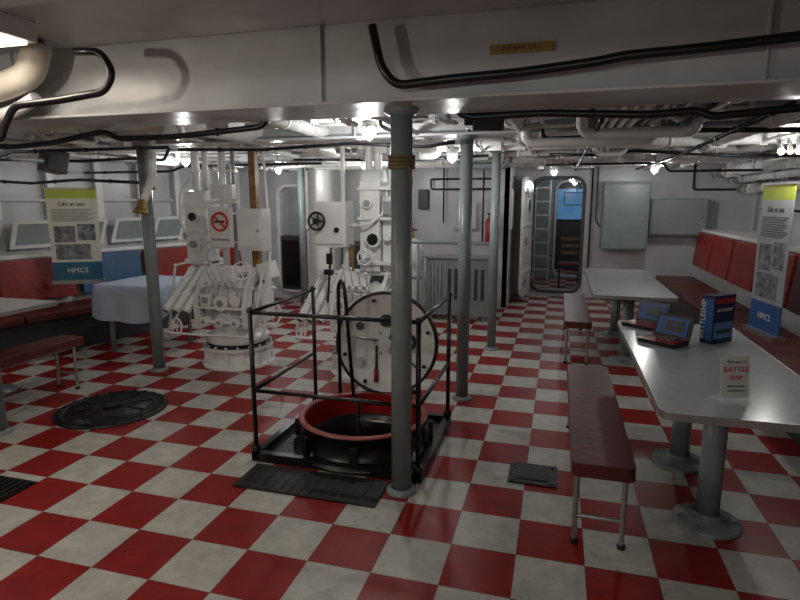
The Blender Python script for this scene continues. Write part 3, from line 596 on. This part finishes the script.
for t,sz,z,m in (('Play a game of',.014,.175,INK),('BATTLE',.034,.135,REDI),('SHIP',.03,.10,REDI),('Please be gentle',.012,.07,INK),('with the pieces',.012,.05,INK)):
    b.text(t,sz,Matrix.Translation((0,.012+(z-.105)*.12,z))@Matrix.Rotation(PI/2-.12,4,'X'),m)
b.done()

# ------------------------------------------------------------ banners
def banner(c,rot,w,h,top,mid,bot):
    M=Matrix.Translation(c)@Matrix.Rotation(rot,4,'Z'); b=B('display_banner',M)
    b.bb(-w/2,w/2,-.004,.004,0,h*.20,bot); b.bb(-w/2,w/2,-.004,.004,h*.20,h*.90,mid); b.bb(-w/2,w/2,-.004,.004,h*.90,h,top)
    b.bb(-w/2-.01,w/2+.01,-.015,.015,h,h+.02,STEEL); b.bb(-w/2-.01,w/2+.01,-.05,.05,-.04,0,STEEL)
    T=lambda x,z:Matrix.Translation((x,-.006,z))@Matrix.Rotation(PI/2,4,'X')
    b.text('Life at sea',w*.13,T(0,h*.82),INK)
    for i in range(9): b.bb(-w*.42,w*.42-(i%3)*.03,-.006,-.004,h*(.78-i*.016),h*(.785-i*.016),INK)
    b.bb(-w*.4,w*.02,-.006,-.004,h*.42,h*.60,PHOTO); b.bb(w*.06,w*.42,-.006,-.004,h*.44,h*.62,PHOTO); b.bb(-w*.4,w*.3,-.006,-.004,h*.23,h*.40,PHOTO)
    b.text('HMCS',w*.16,T(0,h*.08),PAPER); b.cyl((0,0,h),(0,.08,h-.2),.01,STEEL,seg=8)
    return b
b=banner((-5.18,5.05,.75),.55,.50,1.0,YEL,PAPERB,TEAL)
for x in (-.22,.22): b.cyl((x,0,1.0),(x,0,1.4),.003,STEEL,seg=6)
b.done()
b=banner((1.76,5.45,.506),-1.42,.50,1.25,YEL,BGREY,BBLUE); b.done()

# ------------------------------------------------------------ wall cabinets etc
b=B('wall_locker'); b.bb(.66,1.34,9.45,9.899,.86,1.90,GREYP); b.bb(.68,1.32,9.43,9.45,.88,1.88,GREYP); b.cyl((1.25,9.40,1.35),(1.25,9.43,1.35),.02,STEEL)
for z in (1.0,1.75): b.cyl((.68,9.43,z-.05),(.68,9.43,z+.05),.012,STEEL,seg=8)
b.bb(.66,1.34,9.44,9.9,1.9,1.93,GREYL); b.done(.01)
b=B('wall_cabinet'); b.bb(1.38,2.20,9.62,9.899,1.09,1.66,GREYL); b.bb(1.40,2.18,9.60,9.62,1.11,1.64,GREYL); b.cyl((2.1,9.58,1.38),(2.1,9.6,1.38),.02,STEEL); b.done(.01)
b=B('steam_radiator'); b.bb(-1.72,-.86,7.45,7.75,.08,.86,GREYP)
for i in range(4): b.bb(-1.68+i*.05,-1.66+i*.05,7.43,7.45,.16,.80,GREYL)
for i in range(6): b.bb(-1.42+i*.09,-1.375+i*.09,7.44,7.45,.30,.72,DGREY)
for x in (-1.66,-.92): b.bb(x-.03,x+.03,7.5,7.7,0,.08,GREYP)
b.bb(-1.75,-.83,7.42,7.78,.86,.885,GREYL); b.done(.008)
b=B('guard_rail'); b.tube([(-2.15,7.3,0),(-2.15,7.3,1.08),(-.80,7.3,1.08),(-.80,7.3,0)],.022,GREYP,10,rc=.06); b.tube([(-2.15,7.3,.6),(-1.75,7.3,.6)],.018,GREYP)
b.cyl((-1.8,7.3,0),(-1.8,7.3,1.08),.018,GREYP); b.done()
b=B('equipment_cylinder'); b.lathe((-2.0,7.75,0),(0,0,1),[(.17,0),(.17,.95),(.13,1.06),(.05,1.1),(0,1.1)],WHITE2,28); b.cyl((-2.0,7.75,1.1),(-2.0,7.75,1.2),.03,BRASS); b.wheel((-2.0,7.75,1.22),(0,0,1),.07,REDP,4,.01,.02); b.done()
b=B('ventilation_trunk'); b.plate(rrect(-3.80,-3.34,8.0,8.598,.14,6),[],2.40,WHITE2,XY(.0)); b.bb(-3.83,-3.31,7.97,8.599,1.2,1.24,WHITE2); b.done(.006)
b=B('wall_equipment')
b.bb(-3.2,-2.85,8.3,8.599,1.0,1.6,GREYL); b.bb(-2.75,-2.5,8.4,8.599,1.3,1.8,GREYL); b.cyl((-2.3,8.45,.9),(-2.3,8.45,2.3),.05,WHITE2); b.cyl((-2.45,8.5,0),(-2.45,8.5,2.4),.03,WHITE); b.bb(-1.55,-1.2,8.5,8.599,1.2,1.6,WHITE)
b.bb(-3.3,-2.5,8.35,8.599,.1,.9,DGREY); b.bb(-2.1,-1.95,8.5,8.599,1.5,1.8,DGREY)
b.wheel((-2.3,8.38,1.3),(0,-1,0),.09,REDP,5); b.done(.006)
b=B('fire_extinguisher'); c=(-.98,8.42); b.lathe((c[0],c[1],.98),(0,0,1),[(0,0),(.065,.0),(.07,.02),(.07,.32),(.05,.38),(.02,.40),(.02,.44),(0,.44)],REDP,20); b.bb(c[0]-.04,c[0]+.04,c[1]-.01,c[1]+.01,1.42,1.45,BLACK); b.tube([(c[0],c[1]-.02,1.41),(c[0]+.09,c[1]-.03,1.38),(c[0]+.09,c[1]-.03,1.1)],.01,BLACK,8,rc=.04); b.bb(c[0]-.05,c[0]+.05,8.48,8.6,1.0,1.35,STEEL); b.done()
b=B('notice_board'); b.bb(-.719,-.70,8.75,9.25,1.2,1.8,PAPER); b.bb(-.70,-.697,8.78,9.22,1.23,1.77,PAPERB); b.done()
b=B('display_panel'); b.bb(-.05,.55,13.98,14.0,1.2,1.9,SCREEN); b.bb(-.08,.58,13.99,14.015,1.17,1.93,BLACK); b.bb(.1,.6,12.9,12.92,1.55,1.8,SCREEN); b.bb(.08,.62,12.91,12.94,1.53,1.82,BLACK); b.cyl((.35,12.93,1.8),(.35,12.93,CZ),.012,STEEL); b.bb(.6,1.0,12.14,12.19,1.0,1.5,REDP); b.done()
b=B('passage_chair')
for x in (.05,.40):
    for y in (10.9,11.2): b.cyl((x,y,0),(x,y,.44 if y<11 else .95),.015,BLACK,seg=8)
b.bb(.03,.42,10.88,11.22,.44,.48,REDC)
for z in (.62,.75,.88): b.bb(.05,.40,11.19,11.21,z,z+.06,TIMBER)
b.done()
b=B('passage_ladder')
for x in (-.46,-.18): b.bb(x-.015,x+.015,11.6,11.66,0,2.44,WHITE)
for i in range(8): b.bb(-.46,-.18,11.61,11.65,.25+i*.27,.28+i*.27,WHITE)
b.cyl((-.5,11.3,0),(-.5,11.3,2.44),.02,TIMBER,seg=10); b.done()

# ------------------------------------------------------------ lamps
def plight(x,y,z,power,col,r,parent):
    l=bpy.data.lights.new('lamp_light','POINT'); l.energy=power; l.color=col; l.shadow_soft_size=r; o=bpy.data.objects.new('light',l); scene.collection.objects.link(o)
    o.parent=parent; o.location=Vector((x,y,z))-parent.location
def lamp(x,y,z,power,col=(1,.985,.96),r=.04,top=CZ):
    b=B('deckhead_lamp'); b.lathe((x,y,z),(0,0,1),[(.04,.03),(.055,.05),(.06,.08),(.03,.11),(0,.11)],WHITE2,20); b.cyl((x,y,z+.10),(x,y,top),.012,WHITE2,seg=8)
    b.sph((x,y,z+.02),.038,BULB,(1,1,1.1))
    for i in range(4):
        a=i*PI/2; b.tube([(x+.055*math.cos(a),y+.055*math.sin(a),z+.06),(x+.05*math.cos(a),y+.05*math.sin(a),z-.01),(x,y,z-.04)],.0025,STEEL,6,rc=.03)
    o=b.done(); plight(x,y,z-.10,power,col,r,o)
WARM=(1,.90,.76)
lamp(-1.34,3.95,2.09,17); lamp(-3.94,5.4,2.03,14); lamp(-3.8,7.25,2.03,14); lamp(-1.03,5.55,2.03,12); lamp(-2.3,6.6,2.03,18); lamp(1.2,8.3,2.02,13); lamp(-.1,8.6,2.02,5)
lamp(-2.7,.7,2.1,34,WARM); lamp(-5.6,3.0,2.0,12,(1,.95,.86)); lamp(.3,-.9,2.1,15); lamp(-.9,.3,2.15,11)
lamp(.2,11.2,2.0,5,(.95,.97,1)); lamp(.3,13.2,2.0,5,(.8,.9,1)); lamp(-4.2,9.4,2.0,6)
b=B('deckhead_light_panel'); b.bb(-2.95,-2.42,1.98,2.26,2.36,2.45,WHITE2); b.bb(-2.92,-2.45,2.01,2.23,2.345,2.36,DIFF); o=b.done(.004)
l=bpy.data.lights.new('panel_light','AREA'); l.shape='RECTANGLE'; l.size=.45; l.size_y=.2; l.energy=7; l.color=WARM; ol=bpy.data.objects.new('light',l); scene.collection.objects.link(ol); ol.parent=o; ol.location=Vector((-2.68,2.12,2.335))-o.location
b=B('emergency_light_fitting'); x,y,z=1.72,5.2,2.02
b.bb(x-.08,x+.08,y-.05,y+.05,z+.05,z+.15,WHITE2); b.cyl((x,y,z+.1),(x,y,CZ),.012,WHITE2,seg=8)
for i,dx in enumerate((-.09,-.03,.03,.09)): b.cyl((x+dx,y-.06,z+.06),(x+dx,y-.10,z-.0),.016,STEEL,seg=10); b.sph((x+dx,y-.105,z-.02),.024,BULBR if i%2 else BULB)
b.cyl((x+.03,y,z+.15),(x+.03,y,z+.26),.035,BULB,seg=14); o=b.done(); plight(1.72,5.05,1.92,12,(1,.98,.95),.05,o)
w=bpy.data.worlds.new('world'); scene.world=w; w.use_nodes=True; w.node_tree.nodes['Background'].inputs[0].default_value=(.02,.022,.025,1); w.node_tree.nodes['Background'].inputs[1].default_value=.5
